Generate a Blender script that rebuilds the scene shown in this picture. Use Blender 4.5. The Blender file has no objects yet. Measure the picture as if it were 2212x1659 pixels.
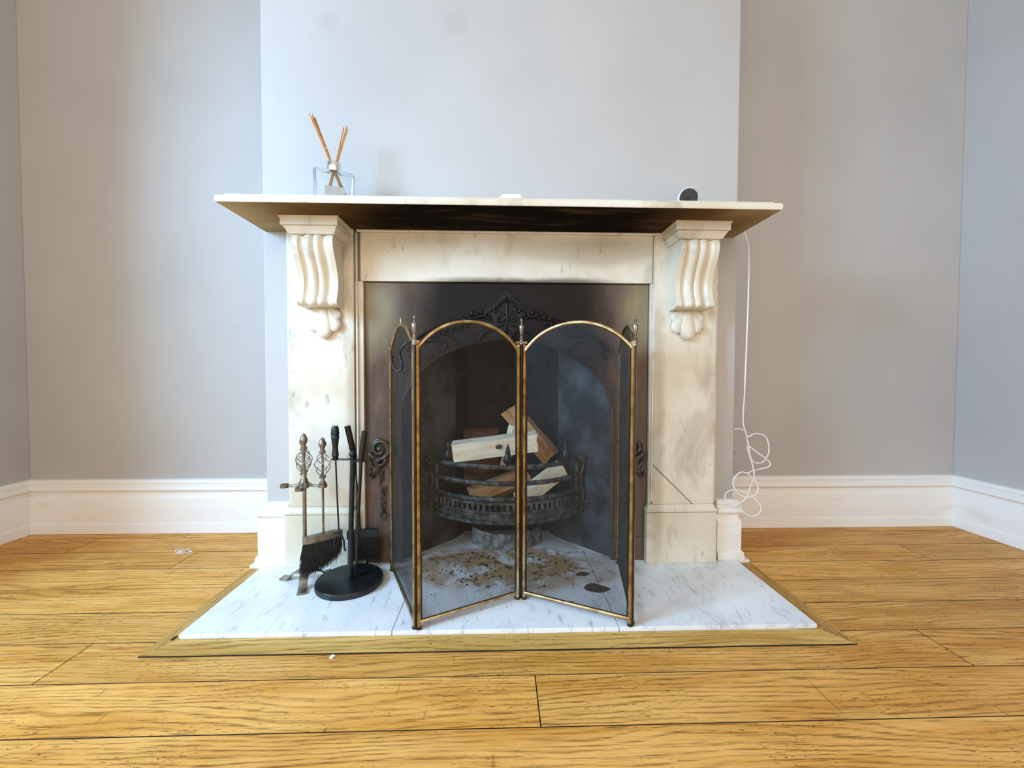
import bpy, bmesh, math, random
from mathutils import Vector, Matrix
import numpy as np

random.seed(7)
S = bpy.context.scene
COL = S.collection
PI = math.pi

# ------------------------------------------------------------------ camera
FPX, IMW = 870.0, 2212.0
cam_d = bpy.data.cameras.new('camera'); cam = bpy.data.objects.new('camera', cam_d); COL.objects.link(cam)
cam_d.sensor_fit = 'HORIZONTAL'; cam_d.sensor_width = 36.0; cam_d.lens = 36.0 * FPX / IMW
cam_d.clip_start = 0.01; cam_d.clip_end = 60
pitch, yaw, roll = -0.0272, 0.0299, 0.0024
fwd = Vector((math.sin(yaw) * math.cos(pitch), math.cos(yaw) * math.cos(pitch), math.sin(pitch)))
rgt = Vector((math.cos(yaw), -math.sin(yaw), 0)); upv = rgt.cross(fwd)
r2 = rgt * math.cos(roll) + upv * math.sin(roll); u2 = upv * math.cos(roll) - rgt * math.sin(roll)
cam.matrix_world = Matrix(((r2.x, u2.x, -fwd.x, -0.0273), (r2.y, u2.y, -fwd.y, -1.3461), (r2.z, u2.z, -fwd.z, 0.6498), (0, 0, 0, 1)))
S.camera = cam

# ------------------------------------------------------------------ world, lights, exposure
W = bpy.data.worlds.new('world'); S.world = W; W.use_nodes = True
bg = W.node_tree.nodes['Background']; bg.inputs[0].default_value = (1.0, 0.90, 0.78, 1); bg.inputs[1].default_value = 1.45
def area(name, loc, target, sx, sy, col, power):
    l = bpy.data.lights.new(name, 'AREA'); l.shape = 'RECTANGLE'; l.size = sx; l.size_y = sy; l.color = col; l.energy = power
    o = bpy.data.objects.new(name, l); COL.objects.link(o); o.location = loc
    o.rotation_euler = (Vector(target) - Vector(loc)).to_track_quat('-Z', 'Y').to_euler(); return o
area('window_left_offscreen', (-2.80, -1.85, 1.85), (-.2, 0.1, .75), 1.0, 1.25, (0.30, 0.62, 1.0), 205)
S.view_settings.view_transform = 'Standard'; S.view_settings.look = 'None'
S.view_settings.exposure = 0.22; S.view_settings.gamma = 1.0; S.view_settings.use_curve_mapping = False

# ------------------------------------------------------------------ material helpers
def newmat(name, rough=0.5, metal=0.0, col=(0.8, 0.8, 0.8)):
    m = bpy.data.materials.new(name); m.use_nodes = True
    b = m.node_tree.nodes['Principled BSDF']
    b.inputs['Roughness'].default_value = rough; b.inputs['Metallic'].default_value = metal
    b.inputs['Base Color'].default_value = (*col, 1)
    return m, m.node_tree, b
def nd(nt, kind, ins=None, **attrs):
    n = nt.nodes.new(kind)
    for k, v in attrs.items(): setattr(n, k, v)
    for k, v in (ins or {}).items():
        s = n.inputs[k]
        if isinstance(v, bpy.types.NodeSocket): nt.links.new(v, s)
        else: s.default_value = v
    return n
def rgb(h):  # srgb 0-255 -> linear
    return tuple((c / 255 / 12.92) if c / 255 <= 0.04045 else ((c / 255 + 0.055) / 1.055) ** 2.4 for c in h) + (1,)
def mapv(nt, src, sc, loc=(0, 0, 0), rot=(0, 0, 0)):
    return nd(nt, 'ShaderNodeMapping', {'Vector': src, 'Scale': sc, 'Location': loc, 'Rotation': rot}).outputs[0]
def pos(nt): return nd(nt, 'ShaderNodeNewGeometry').outputs['Position']
def noise(nt, vec, scale, detail=4, rough=0.55, dist=0.0):
    return nd(nt, 'ShaderNodeTexNoise', {'Vector': vec, 'Scale': scale, 'Detail': detail, 'Roughness': rough, 'Distortion': dist}).outputs['Fac']
def ramp(nt, fac, stops, interp='LINEAR'):
    n = nd(nt, 'ShaderNodeValToRGB', {'Fac': fac}); cr = n.color_ramp; cr.interpolation = interp
    while len(cr.elements) < len(stops): cr.elements.new(0.5)
    for e, (p, c) in zip(cr.elements, stops):
        e.position = p; e.color = c if len(c) == 4 else (*c, 1)
    return n.outputs['Color']
def mask(nt, fac, a, b):   # smooth 0..1 from a to b
    return nd(nt, 'ShaderNodeMapRange', {'Value': fac, 'From Min': a, 'From Max': b}, interpolation_type='SMOOTHSTEP').outputs[0]
def math_(nt, op, a, b=0.0, c=0.0):
    n = nd(nt, 'ShaderNodeMath', operation=op)
    for i, v in enumerate((a, b, c)):
        if isinstance(v, bpy.types.NodeSocket): nt.links.new(v, n.inputs[i])
        else: n.inputs[i].default_value = v
    return n.outputs[0]
def mix(nt, fac, a, b, blend='MIX'):
    n = nd(nt, 'ShaderNodeMix', data_type='RGBA', blend_type=blend)
    for i, v in ((0, fac), (6, a), (7, b)):
        if isinstance(v, bpy.types.NodeSocket): nt.links.new(v, n.inputs[i])
        else: n.inputs[i].default_value = v
    return n.outputs[2]
def xyz(nt, vec):
    s = nd(nt, 'ShaderNodeSeparateXYZ', {0: vec}); return s.outputs[0], s.outputs[1], s.outputs[2]
def bump(nt, b, h, strength=0.2, dist=0.002):
    n = nd(nt, 'ShaderNodeBump', {'Height': h, 'Strength': strength, 'Distance': dist}); nt.links.new(n.outputs[0], b.inputs['Normal'])
def setcol(nt, b, c): nt.links.new(c, b.inputs['Base Color'])

# ------------------------------------------------------------------ materials
def m_paint(name, c):
    m, nt, b = newmat(name, 0.75)
    p = pos(nt)
    n = noise(nt, p, 1.3, 3); n2 = noise(nt, p, 9, 4)
    c1 = mix(nt, mask(nt, n, .35, .7), rgb(c), rgb(tuple(int(v * .96) for v in c)))
    c1 = mix(nt, math_(nt, 'MULTIPLY', mask(nt, n2, .55, .8), .25), c1, rgb(tuple(int(v * .93) for v in c)))
    # faint round smudges high on the breast
    for cx, cz, r in ((-.60, 1.82, .05), (-.18, 1.83, .06)):
        d = nd(nt, 'ShaderNodeVectorMath', {0: p, 1: (cx, .05, cz)}, operation='DISTANCE').outputs['Value']
        c1 = mix(nt, math_(nt, 'MULTIPLY', mask(nt, d, r, r * .3), .08), c1, rgb((110, 108, 108)))
    setcol(nt, b, c1); bump(nt, b, noise(nt, p, 160, 3), .25, .0015)
    return m
M_PAINT = m_paint('grey_wall_paint', (189, 185, 181))
M_CEIL, _, _ = newmat('white_ceiling_paint', .8, 0, rgb((235, 233, 228))[:3])
def m_gloss():
    m, nt, b = newmat('white_gloss_paint', .35)
    p = pos(nt); n = noise(nt, mapv(nt, p, (1, 1, 3)), 6, 4)
    setcol(nt, b, mix(nt, mask(nt, n, .55, .8), rgb((240, 236, 230)), rgb((229, 222, 212)))); bump(nt, b, noise(nt, p, 60, 2), .1, .001)
    return m
M_GLOSS = m_gloss()
def m_oak(name, light, mid, dark, scale=1.0, axis='X'):
    m, nt, b = newmat(name, .45); b.inputs['Specular IOR Level'].default_value = .28
    tc = nd(nt, 'ShaderNodeTexCoord').outputs['Object']; rnd = nd(nt, 'ShaderNodeObjectInfo').outputs['Random']
    off = nd(nt, 'ShaderNodeCombineXYZ', {0: math_(nt, 'MULTIPLY', rnd, 37.0), 1: math_(nt, 'MULTIPLY', rnd, 3.1), 2: math_(nt, 'MULTIPLY', rnd, 11.0)}).outputs[0]
    v = nd(nt, 'ShaderNodeVectorMath', {0: tc, 1: off}, operation='ADD').outputs[0]
    if axis == 'Y': v = mapv(nt, v, (1, 1, 1), (0, 0, 0), (0, 0, PI / 2))
    warp = noise(nt, mapv(nt, v, (1.5, 9, 1)), 1.0, 2, .5)
    vx, vy, vz = xyz(nt, v)
    yy = math_(nt, 'ADD', vy, math_(nt, 'MULTIPLY', math_(nt, 'SUBTRACT', warp, .5), .11))
    v2 = nd(nt, 'ShaderNodeCombineXYZ', {0: math_(nt, 'MULTIPLY', vx, .11), 1: yy, 2: 0.0}).outputs[0]
    wv = nd(nt, 'ShaderNodeTexWave', {'Vector': v2, 'Scale': 24.0, 'Distortion': 4.5, 'Detail': 3.0, 'Detail Scale': 1.3, 'Detail Roughness': .65}, bands_direction='Y').outputs['Fac']
    broad = noise(nt, mapv(nt, v, (2.5, 18, 1)), 1.0, 3)
    c = mix(nt, mask(nt, broad, .3, .7), rgb(light), rgb(mid))
    fine = noise(nt, mapv(nt, v, (16, 520, 1)), 1.0, 3, .65)
    g = math_(nt, 'MULTIPLY', mask(nt, wv, .5, .92), mask(nt, fine, .40, .60))
    g = math_(nt, 'MULTIPLY', g, nd(nt, 'ShaderNodeMapRange', {'Value': noise(nt, mapv(nt, v, (2.2, 7, 1)), 1.0, 2), 'From Min': .32, 'From Max': .56, 'To Min': .5, 'To Max': 1.0}).outputs[0])
    c = mix(nt, math_(nt, 'MULTIPLY', mask(nt, noise(nt, mapv(nt, v, (9, 260, 1)), 1.0, 3, .6), .45, .7), .28), c, rgb(dark))
    c = mix(nt, math_(nt, 'MULTIPLY', g, .82), c, rgb(dark))
    tick = noise(nt, mapv(nt, v, (55, 330, 1)), 1.0, 2, .7)
    tickm = math_(nt, 'MULTIPLY', mask(nt, tick, .60, .68), mask(nt, noise(nt, mapv(nt, v, (4, 9, 1)), 1.0, 2), .38, .58))
    c = mix(nt, math_(nt, 'MULTIPLY', tickm, .8), c, rgb(tuple(int(q * .45) for q in dark)))
    scr = noise(nt, mapv(nt, v, (60, 8, 1), (0, 0, 0), (0, 0, .9)), 1.0, 2, .6)
    c = mix(nt, math_(nt, 'MULTIPLY', mask(nt, scr, .70, .76), .35), c, rgb(tuple(int(q * .5) for q in dark)))
    vor = nd(nt, 'ShaderNodeTexVoronoi', {'Vector': mapv(nt, v, (1.6, 3.0, 1)), 'Scale': 2.2}).outputs['Distance']
    c = mix(nt, mask(nt, vor, .045, .028), c, rgb((45, 20, 12)))
    tone = nd(nt, 'ShaderNodeSeparateColor', {0: nd(nt, 'ShaderNodeObjectInfo').outputs['Color']}).outputs[0]
    c = mix(nt, 1.0, c, nd(nt, 'ShaderNodeCombineColor', {0: tone, 1: tone, 2: tone}).outputs[0], 'MULTIPLY')
    setcol(nt, b, c); bump(nt, b, math_(nt, 'SUBTRACT', 1.0, math_(nt, 'ADD', math_(nt, 'MULTIPLY', g, .5), tickm)), .25, .001)
    nt.links.new(nd(nt, 'ShaderNodeMapRange', {'Value': broad, 'To Min': .4, 'To Max': .6}).outputs[0], b.inputs['Roughness'])
    return m
M_OAK = m_oak('oak_floorboard', (242, 182, 98), (216, 150, 64), (116, 66, 18))
M_TRIMX = m_oak('pale_wood_edging', (222, 180, 100), (198, 150, 70), (120, 80, 34))
M_TRIMY = m_oak('pale_wood_edging_side', (206, 160, 90), (186, 138, 68), (116, 78, 34), 1, 'Y')
M_SUB, _, _ = newmat('dark_subfloor', .9, 0, (.02, .011, .006))

def veins(nt, p, sc, rot, width=.02):
    v = mapv(nt, p, sc, (0, 0, 0), rot)
    n = noise(nt, v, 1.0, 6, .62, .6)
    return mask(nt, math_(nt, 'ABSOLUTE', math_(nt, 'SUBTRACT', n, .5)), width, 0.0)
def ell(nt, p, c, s):   # ellipsoidal distance
    d = nd(nt, 'ShaderNodeVectorMath', {0: p, 1: c}, operation='SUBTRACT').outputs[0]
    d = nd(nt, 'ShaderNodeVectorMath', {0: d, 1: tuple(1 / q for q in s)}, operation='MULTIPLY').outputs[0]
    return nd(nt, 'ShaderNodeVectorMath', {0: d}, operation='LENGTH').outputs['Value']
def m_hearth():
    m, nt, b = newmat('white_veined_marble', .3)
    p = pos(nt)
    c = mix(nt, mask(nt, noise(nt, p, 5, 4), .35, .7), rgb((240, 240, 240)), rgb((222, 223, 225)))
    st = noise(nt, mapv(nt, p, (60, 14, 20), (0, 0, 0), (0, 0, .85)), 1.0, 4, .65)
    c = mix(nt, math_(nt, 'MULTIPLY', mask(nt, st, .56, .70), .55), c, rgb((150, 155, 165)))
    c = mix(nt, math_(nt, 'MULTIPLY', math_(nt, 'MULTIPLY', veins(nt, p, (4, 1.6, 4), (0, 0, -.6), .02), mask(nt, noise(nt, p, 5, 3), .45, .65)), .5), c, rgb((150, 154, 162)))
    # soot and ash trodden out of the opening
    e = math_(nt, 'ADD', ell(nt, p, (0.0, .0, 0), (.42, .19, 1)), math_(nt, 'MULTIPLY', math_(nt, 'SUBTRACT', noise(nt, p, 11, 4), .5), 1.3))
    zone = mask(nt, e, 1.05, .45)
    n1 = noise(nt, p, 26, 5, .65); n2 = noise(nt, p, 75, 4, .6)
    c = mix(nt, math_(nt, 'MULTIPLY', zone, mask(nt, noise(nt, p, 9, 4), .34, .54)), c, rgb((178, 142, 96)))
    c = mix(nt, math_(nt, 'MULTIPLY', zone, mask(nt, n1, .53, .63)), c, rgb((104, 74, 46)))
    c = mix(nt, math_(nt, 'MULTIPLY', zone, mask(nt, n2, .60, .68)), c, rgb((40, 30, 26)))
    wide = mask(nt, ell(nt, p, (0, -.05, 0), (.75, .33, 1)), 1.1, .5)
    c = mix(nt, math_(nt, 'MULTIPLY', wide, mask(nt, noise(nt, p, 48, 3), .70, .74)), c, rgb((50, 42, 38)))
    setcol(nt, b, c); bump(nt, b, n2, .05, .001)
    return m
M_HEARTH = m_hearth()
def m_cream(name, kind):
    m, nt, b = newmat(name, .36)
    p = pos(nt); x, y, z = xyz(nt, p)
    c = mix(nt, mask(nt, noise(nt, p, 4, 4), .3, .7), rgb((231, 224, 208)), rgb((214, 201, 174)))
    blot = noise(nt, mapv(nt, p, (7, 7, 3.2)), 1.0, 5, .6, .8)
    c = mix(nt, math_(nt, 'MULTIPLY', mask(nt, blot, .53, .74), .7), c, rgb((170, 160, 138)))
    vm = math_(nt, 'MULTIPLY', veins(nt, p, (4.5, 4.5, 1.6), (0, .35, 0), .022), mask(nt, noise(nt, p, 6, 3), .5, .68))
    c = mix(nt, math_(nt, 'MULTIPLY', vm, .38), c, rgb((150, 144, 132)))
    sp = noise(nt, mapv(nt, p, (34, 34, 12)), 1.0, 4, .6)
    c = mix(nt, math_(nt, 'MULTIPLY', mask(nt, sp, .64, .72), .45), c, rgb((128, 116, 96)))
    warp = math_(nt, 'MULTIPLY', math_(nt, 'SUBTRACT', noise(nt, mapv(nt, p, (5, 5, 9)), 1.0, 4), .5), .9)
    if kind == 'frieze':
        for cc, ss, amt, colr in (((.08, 0, .950), (.36, 1, .024), .85, (44, 34, 26)), ((.28, 0, 1.06), (.26, 1, .05), .4, (150, 132, 96))):
            e = math_(nt, 'ADD', ell(nt, p, (cc[0], .02, cc[2]), ss), warp)
            c = mix(nt, math_(nt, 'MULTIPLY', mask(nt, e, 1.25, .45), amt), c, rgb(colr))
    elif kind == 'shelf':
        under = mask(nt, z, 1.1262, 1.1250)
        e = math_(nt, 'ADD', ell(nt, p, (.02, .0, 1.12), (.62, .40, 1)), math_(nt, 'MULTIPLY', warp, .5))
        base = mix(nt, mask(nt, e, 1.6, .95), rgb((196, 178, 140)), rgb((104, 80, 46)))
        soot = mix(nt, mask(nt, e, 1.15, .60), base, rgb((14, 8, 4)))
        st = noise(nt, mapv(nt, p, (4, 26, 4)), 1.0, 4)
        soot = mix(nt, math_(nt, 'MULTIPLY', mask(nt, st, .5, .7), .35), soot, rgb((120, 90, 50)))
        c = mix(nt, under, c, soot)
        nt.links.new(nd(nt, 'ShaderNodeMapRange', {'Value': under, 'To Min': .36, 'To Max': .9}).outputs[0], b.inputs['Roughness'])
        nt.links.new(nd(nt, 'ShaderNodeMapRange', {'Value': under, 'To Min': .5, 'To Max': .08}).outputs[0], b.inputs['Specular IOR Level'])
    elif kind == 'pilaster':
        for sx in (-1, 1):
            e2 = math_(nt, 'ADD', ell(nt, p, (sx * .505, .01, .45), (.035, 1, .5)), math_(nt, 'MULTIPLY', warp, .8))
            c = mix(nt, math_(nt, 'MULTIPLY', mask(nt, e2, 1.2, .4), .45), c, rgb((140, 112, 70)))
    setcol(nt, b, c); bump(nt, b, sp, .06, .001)
    return m
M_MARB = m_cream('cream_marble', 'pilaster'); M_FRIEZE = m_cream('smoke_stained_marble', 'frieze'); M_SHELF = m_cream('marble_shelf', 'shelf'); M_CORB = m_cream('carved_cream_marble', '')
def m_insert():
    m, nt, b = newmat('sooty_brown_cast_iron', .6, .1); b.inputs['Specular IOR Level'].default_value = .25
    p = pos(nt); x, y, z = xyz(nt, p)
    warp = math_(nt, 'MULTIPLY', math_(nt, 'SUBTRACT', noise(nt, mapv(nt, p, (6, 6, 3)), 1.0, 5), .5), .8)
    c = mix(nt, mask(nt, noise(nt, mapv(nt, p, (14, 14, 4)), 1.0, 5), .35, .7), rgb((104, 88, 76)), rgb((84, 62, 48)))
    c = mix(nt, math_(nt, 'MULTIPLY', mask(nt, noise(nt, mapv(nt, p, (22, 22, 5)), 1.0, 4), .56, .72), .7), c, rgb((140, 96, 60)))
    for sx in (-1, 1):
        e = math_(nt, 'ADD', ell(nt, p, (sx * .47, .03, .86), (.12, 1, .16)), warp)
        c = mix(nt, math_(nt, 'MULTIPLY', mask(nt, e, 1.2, .3), .8), c, rgb((148, 136, 106)))
    e = math_(nt, 'ADD', ell(nt, p, (.02, .03, .80), (.40, 1, .40)), math_(nt, 'MULTIPLY', warp, .6))
    c = mix(nt, mask(nt, e, 1.1, .62), c, rgb((24, 17, 12)))
    setcol(nt, b, c); bump(nt, b, noise(nt, p, 120, 4), .15, .001)
    return m
M_INS = m_insert()
def m_simple(name, c1, c2, rough, metal, sc=30, bmp=.1, r2=None, spec=None):
    m, nt, b = newmat(name, rough, metal)
    p = pos(nt); n = noise(nt, p, sc, 4)
    setcol(nt, b, mix(nt, mask(nt, n, .38, .66), rgb(c1), rgb(c2)))
    if bmp: bump(nt, b, noise(nt, p, sc * 4, 3), bmp, .001)
    if r2 is not None: nt.links.new(nd(nt, 'ShaderNodeMapRange', {'Value': n, 'To Min': rough, 'To Max': r2}).outputs[0], b.inputs['Roughness'])
    if spec is not None: b.inputs['Specular IOR Level'].default_value = spec
    return m
M_ORN = m_simple('worn_iron_relief', (92, 82, 72), (54, 46, 40), .4, .5, 60, .2)
M_CREST = m_simple('soot_black_relief', (20, 18, 17), (11, 10, 9), .5, .1, 60, .2, None, .35)
M_LINE = m_simple('sooty_firebox_lining', (10, 9, 8), (24, 22, 21), .8, 0, 14, .3)
M_LINER = m_simple('dusty_firebox_cheek', (30, 30, 31), (72, 74, 77), .75, 0, 9, .3)
M_IRON = m_simple('ash_dusted_iron', (46, 45, 44), (108, 106, 100), .55, .35, 40, .3)
M_ASHC = m_simple('ashy_iron_cover', (88, 84, 80), (150, 146, 140), .7, .1, 45, .4)
M_BRASS = m_simple('aged_brass', (204, 178, 130), (152, 118, 78), .22, 1.0, 26, .05, .38)
M_BRASSB = m_simple('bright_brass', (206, 186, 142), (166, 134, 88), .2, 1.0, 30, .04, .35)
M_NICK = m_simple('antique_pewter_metal', (156, 147, 131), (116, 106, 92), .34, .85, 30, .05, .45)
M_WIRE = m_simple('dark_grey_wire', (62, 61, 59), (48, 47, 45), .45, .2, 20, 0)
M_BLACK = m_simple('black_painted_steel', (22, 26, 30), (14, 16, 19), .38, .0, 40, .08)
M_BLKW = m_simple('black_turned_wood', (24, 28, 32), (16, 18, 21), .32, 0, 40, .05)
M_BRIS = m_simple('black_bristle', (7, 6, 6), (18, 15, 14), .55, 0, 60, 0)
M_REED = m_simple('bamboo_reed', (206, 146, 70), (176, 112, 48), .5, 0, 60, .05)
M_CHROME, _, _ = newmat('brushed_chrome', .18, 1.0, (.78, .78, .78))
M_LABEL = m_simple('grey_paper_label', (178, 180, 174), (166, 168, 162), .6, 0, 40, .03)
M_PLAST, _, _ = newmat('white_plastic', .35, 0, (.85, .85, .84))
M_CABLE, _, _ = newmat('white_cable', .4, 0, (.88, .87, .86))
M_BPLAST, _, _ = newmat('glossy_black_plastic', .12, 0, (.006, .008, .012))
M_LENS, _, _ = newmat('dark_lens_glass', .03, 0, (.004, .006, .02))
M_FLUFF, _, _ = newmat('white_fluff', .9, 0, (.85, .82, .78))
M_FLAKE = m_simple('charred_brown_flake', (62, 44, 38), (88, 52, 36), .7, 0, 40, .2)
M_PLATE = m_simple('grey_plate', (168, 158, 148), (150, 142, 132), .5, 0, 40, .05)
def m_glass():
    m, nt, b = newmat('clear_bottle_glass', .02, 0, (.95, .98, .98))
    b.inputs['Transmission Weight'].default_value = 1.0; b.inputs['IOR'].default_value = 1.45
    return m
M_GLASS = m_glass()
def m_log(name, c1, c2, c3, sc):
    m, nt, b = newmat(name, .75)
    tc = nd(nt, 'ShaderNodeTexCoord').outputs['Object']
    g = noise(nt, mapv(nt, tc, sc), 1.0, 4, .6); k = noise(nt, tc, 14, 4)
    c = mix(nt, mask(nt, g, .4, .65), rgb(c1), rgb(c2))
    c = mix(nt, math_(nt, 'MULTIPLY', mask(nt, k, .6, .75), .6), c, rgb(c3))
    setcol(nt, b, c); bump(nt, b, g, .5, .003); return m
M_LOGW = m_log('pale_split_wood', (250, 240, 216), (236, 214, 174), (190, 146, 96), (9, 90, 90))
M_LOGT = m_log('tan_split_wood', (196, 154, 104), (158, 112, 68), (120, 80, 46), (9, 90, 90))
M_BARK = m_log('rough_red_brown_bark', (112, 70, 48), (66, 38, 28), (138, 96, 72), (16, 60, 60))
M_KNOT, _, _ = newmat('dark_wood_knot', .8, 0, (.07, .035, .015))

# ------------------------------------------------------------------ mesh helpers
def mk(name, bm, mat, parent=None, smooth=False, pl=(0, 0, 0), origin=None, bev=0):
    if bev:
        bmesh.ops.remove_doubles(bm, verts=bm.verts, dist=1e-6)
        es = [e for e in bm.edges if len(e.link_faces) == 2 and e.calc_face_angle(0) > .5]
        bmesh.ops.bevel(bm, geom=es, offset=bev, segments=2, profile=.6, affect='EDGES')
    bmesh.ops.recalc_face_normals(bm, faces=bm.faces)
    me = bpy.data.meshes.new(name)
    if origin is not None: bmesh.ops.translate(bm, verts=bm.verts, vec=-Vector(origin))
    bm.to_mesh(me); bm.free()
    me.materials.append(mat)
    if smooth:
        for f in me.polygons: f.use_smooth = True
        if smooth != 'all': me.set_sharp_from_angle(angle=.7)
    o = bpy.data.objects.new(name, me); COL.objects.link(o)
    loc = Vector(origin) if origin is not None else Vector((0, 0, 0))
    if parent is not None:
        o.parent = parent; base = Vector(parent.get('_w', (0, 0, 0))); o.location = loc - base; o['_w'] = tuple(loc)
    else: o.location = loc; o['_w'] = tuple(loc)
    return o
def thing(name, loc, label, cat, group=None):
    e = bpy.data.objects.new(name, None); COL.objects.link(e); e.location = loc; e.empty_display_size = .05
    e['_w'] = tuple(loc); tag(e, label, cat, group); return e
def tag(o, label, cat, group=None):
    o['label'] = label; o['category'] = cat
    if group: o['group'] = group
    return o
def struct(o): o['kind'] = 'structure'; return o
B = bmesh.new
def box(bm, x0, x1, y0, y1, z0, z1):
    v = [bm.verts.new((x, y, z)) for x in (x0, x1) for y in (y0, y1) for z in (z0, z1)]
    for f in ((0, 1, 3, 2), (4, 6, 7, 5), (0, 4, 5, 1), (2, 3, 7, 6), (0, 2, 6, 4), (1, 5, 7, 3)): bm.faces.new([v[i] for i in f])
    return bm
def prism(bm, poly, axis, a, b):   # polygon in the other two axes (in xyz order), extruded along axis from a to b
    def P(u, w, t): return {'x': (t, u, w), 'y': (u, t, w), 'z': (u, w, t)}[axis]
    A = [bm.verts.new(P(u, w, a)) for u, w in poly]; C = [bm.verts.new(P(u, w, b)) for u, w in poly]
    bm.faces.new(A); bm.faces.new(list(reversed(C)))
    n = len(poly)
    for i in range(n): bm.faces.new((A[i], C[i], C[(i + 1) % n], A[(i + 1) % n]))
    return bm
def loft(bm, rings, cap=True, closed=False):
    R = [[bm.verts.new(p) for p in r] for r in rings]; n = len(R[0]); m = len(R)
    for i in range(m if closed else m - 1):
        a, b = R[i], R[(i + 1) % m]
        for j in range(n): bm.faces.new((a[j], a[(j + 1) % n], b[(j + 1) % n], b[j]))
    if cap and not closed: bm.faces.new(list(reversed(R[0]))); bm.faces.new(R[-1])
    return bm
def lathe(bm, prof, loc, seg=20, axis=(0, 0, 1)):
    q = Vector((0, 0, 1)).rotation_difference(Vector(axis).normalized()); L = Vector(loc)
    rings = []
    for r, z in prof:
        r = max(r, 1e-4); rings.append([L + q @ Vector((r * math.cos(2 * PI * k / seg), r * math.sin(2 * PI * k / seg), z)) for k in range(seg)])
    return loft(bm, rings)
def tube(bm, pts, r, seg=8, closed=False, squash=1.0):
    pts = [Vector(p) for p in pts]; n = len(pts); rad = r if hasattr(r, '__len__') else [r] * n
    t0 = (pts[1] - pts[0]).normalized(); nrm = t0.orthogonal().normalized(); rings = []
    for i in range(n):
        a = pts[i - 1] if (i > 0 or closed) else pts[i]; b = pts[(i + 1) % n] if (i < n - 1 or closed) else pts[i]
        t = (b - a).normalized()
        q = t0.rotation_difference(t); nrm = (q @ nrm).normalized(); t0 = t; bn = t.cross(nrm)
        rings.append([pts[i] + (nrm * math.cos(2 * PI * k / seg) + bn * math.sin(2 * PI * k / seg)) * rad[i] for k in range(seg)])
    return loft(bm, rings, True, closed)
def cat(pts, n=6, closed=False):
    P = [Vector(p) for p in pts]; m = len(P); out = []
    for i in range(m if closed else m - 1):
        g = lambda k: P[k % m] if closed else P[min(max(k, 0), m - 1)]
        p0, p1, p2, p3 = g(i - 1), g(i), g(i + 1), g(i + 2)
        for j in range(n):
            t = j / n; out.append(.5 * ((2 * p1) + (p2 - p0) * t + (2 * p0 - 5 * p1 + 4 * p2 - p3) * t * t + (3 * p1 - p0 - 3 * p2 + p3) * t ** 3))
    if not closed: out.append(P[-1])
    return out
def ellip(bm, c, a, b, n, ra, rb, rn, us=14, vs=8):   # ellipsoid on axes a, b, n
    a, b, n, c = Vector(a).normalized(), Vector(b).normalized(), Vector(n).normalized(), Vector(c)
    rings = []
    for i in range(1, vs):
        th = PI * i / vs
        rings.append([c + a * ra * math.cos(th) + b * rb * math.sin(th) * math.cos(2 * PI * k / us) + n * rn * math.sin(th) * math.sin(2 * PI * k / us) for k in range(us)])
    return loft(bm, rings)

# ================================================================== ROOM
XL, XR, XBL, XBR = -1.965, 1.975, -.826, .800
YA, YW, ZF, ZC, YB = .364, .05, -.014, 2.75, -2.6
struct(mk('ceiling', box(B(), XL - .2, XR + .2, YB, YA + .12, ZC, ZC + .1), M_CEIL))
struct(mk('wall_back', box(B(), XL - .2, XR + .2, YA, YA + .12, ZF - .1, ZC), M_PAINT))
bm = B()
prism(bm, [(XBL, ZF - .1), (-.4825, ZF - .1), (-.4825, .956), (.4825, .956), (.4825, ZF - .1), (XBR, ZF - .1), (XBR, ZC - .001), (XBL, ZC - .001)], 'y', YW, YA - .001)
struct(mk('wall_chimney_breast', bm, M_PAINT, bev=.003))
bm = B()
WY0, WY1, WZ0, WZ1 = -2.40, -.70, .40, 2.10
box(bm, XL - .2, XL, WY1, YA - .001, ZF - .1, ZC - .001); box(bm, XL - .2, XL, YB, WY0, ZF - .1, ZC - .001)
box(bm, XL - .2, XL, WY0, WY1, ZF - .1, WZ0); box(bm, XL - .2, XL, WY0, WY1, WZ1, ZC - .001)
struct(mk('wall_left', bm, M_PAINT))
struct(mk('wall_right', box(B(), XR, XR + .2, YB, YA - .001, ZF - .1, ZC - .001), M_PAINT))
bm = B()
for y in (WY0 + .03, (WY0 + WY1) / 2, WY1 - .03): box(bm, XL - .16, XL - .10, y - .03, y + .03, WZ0, WZ1)
for z in (WZ0 + .03, (WZ0 + WZ1) / 2, WZ1 - .03): box(bm, XL - .155, XL - .105, WY0, WY1, z - .03, z + .03)
struct(mk('window_1', bm, M_GLOSS))

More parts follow.
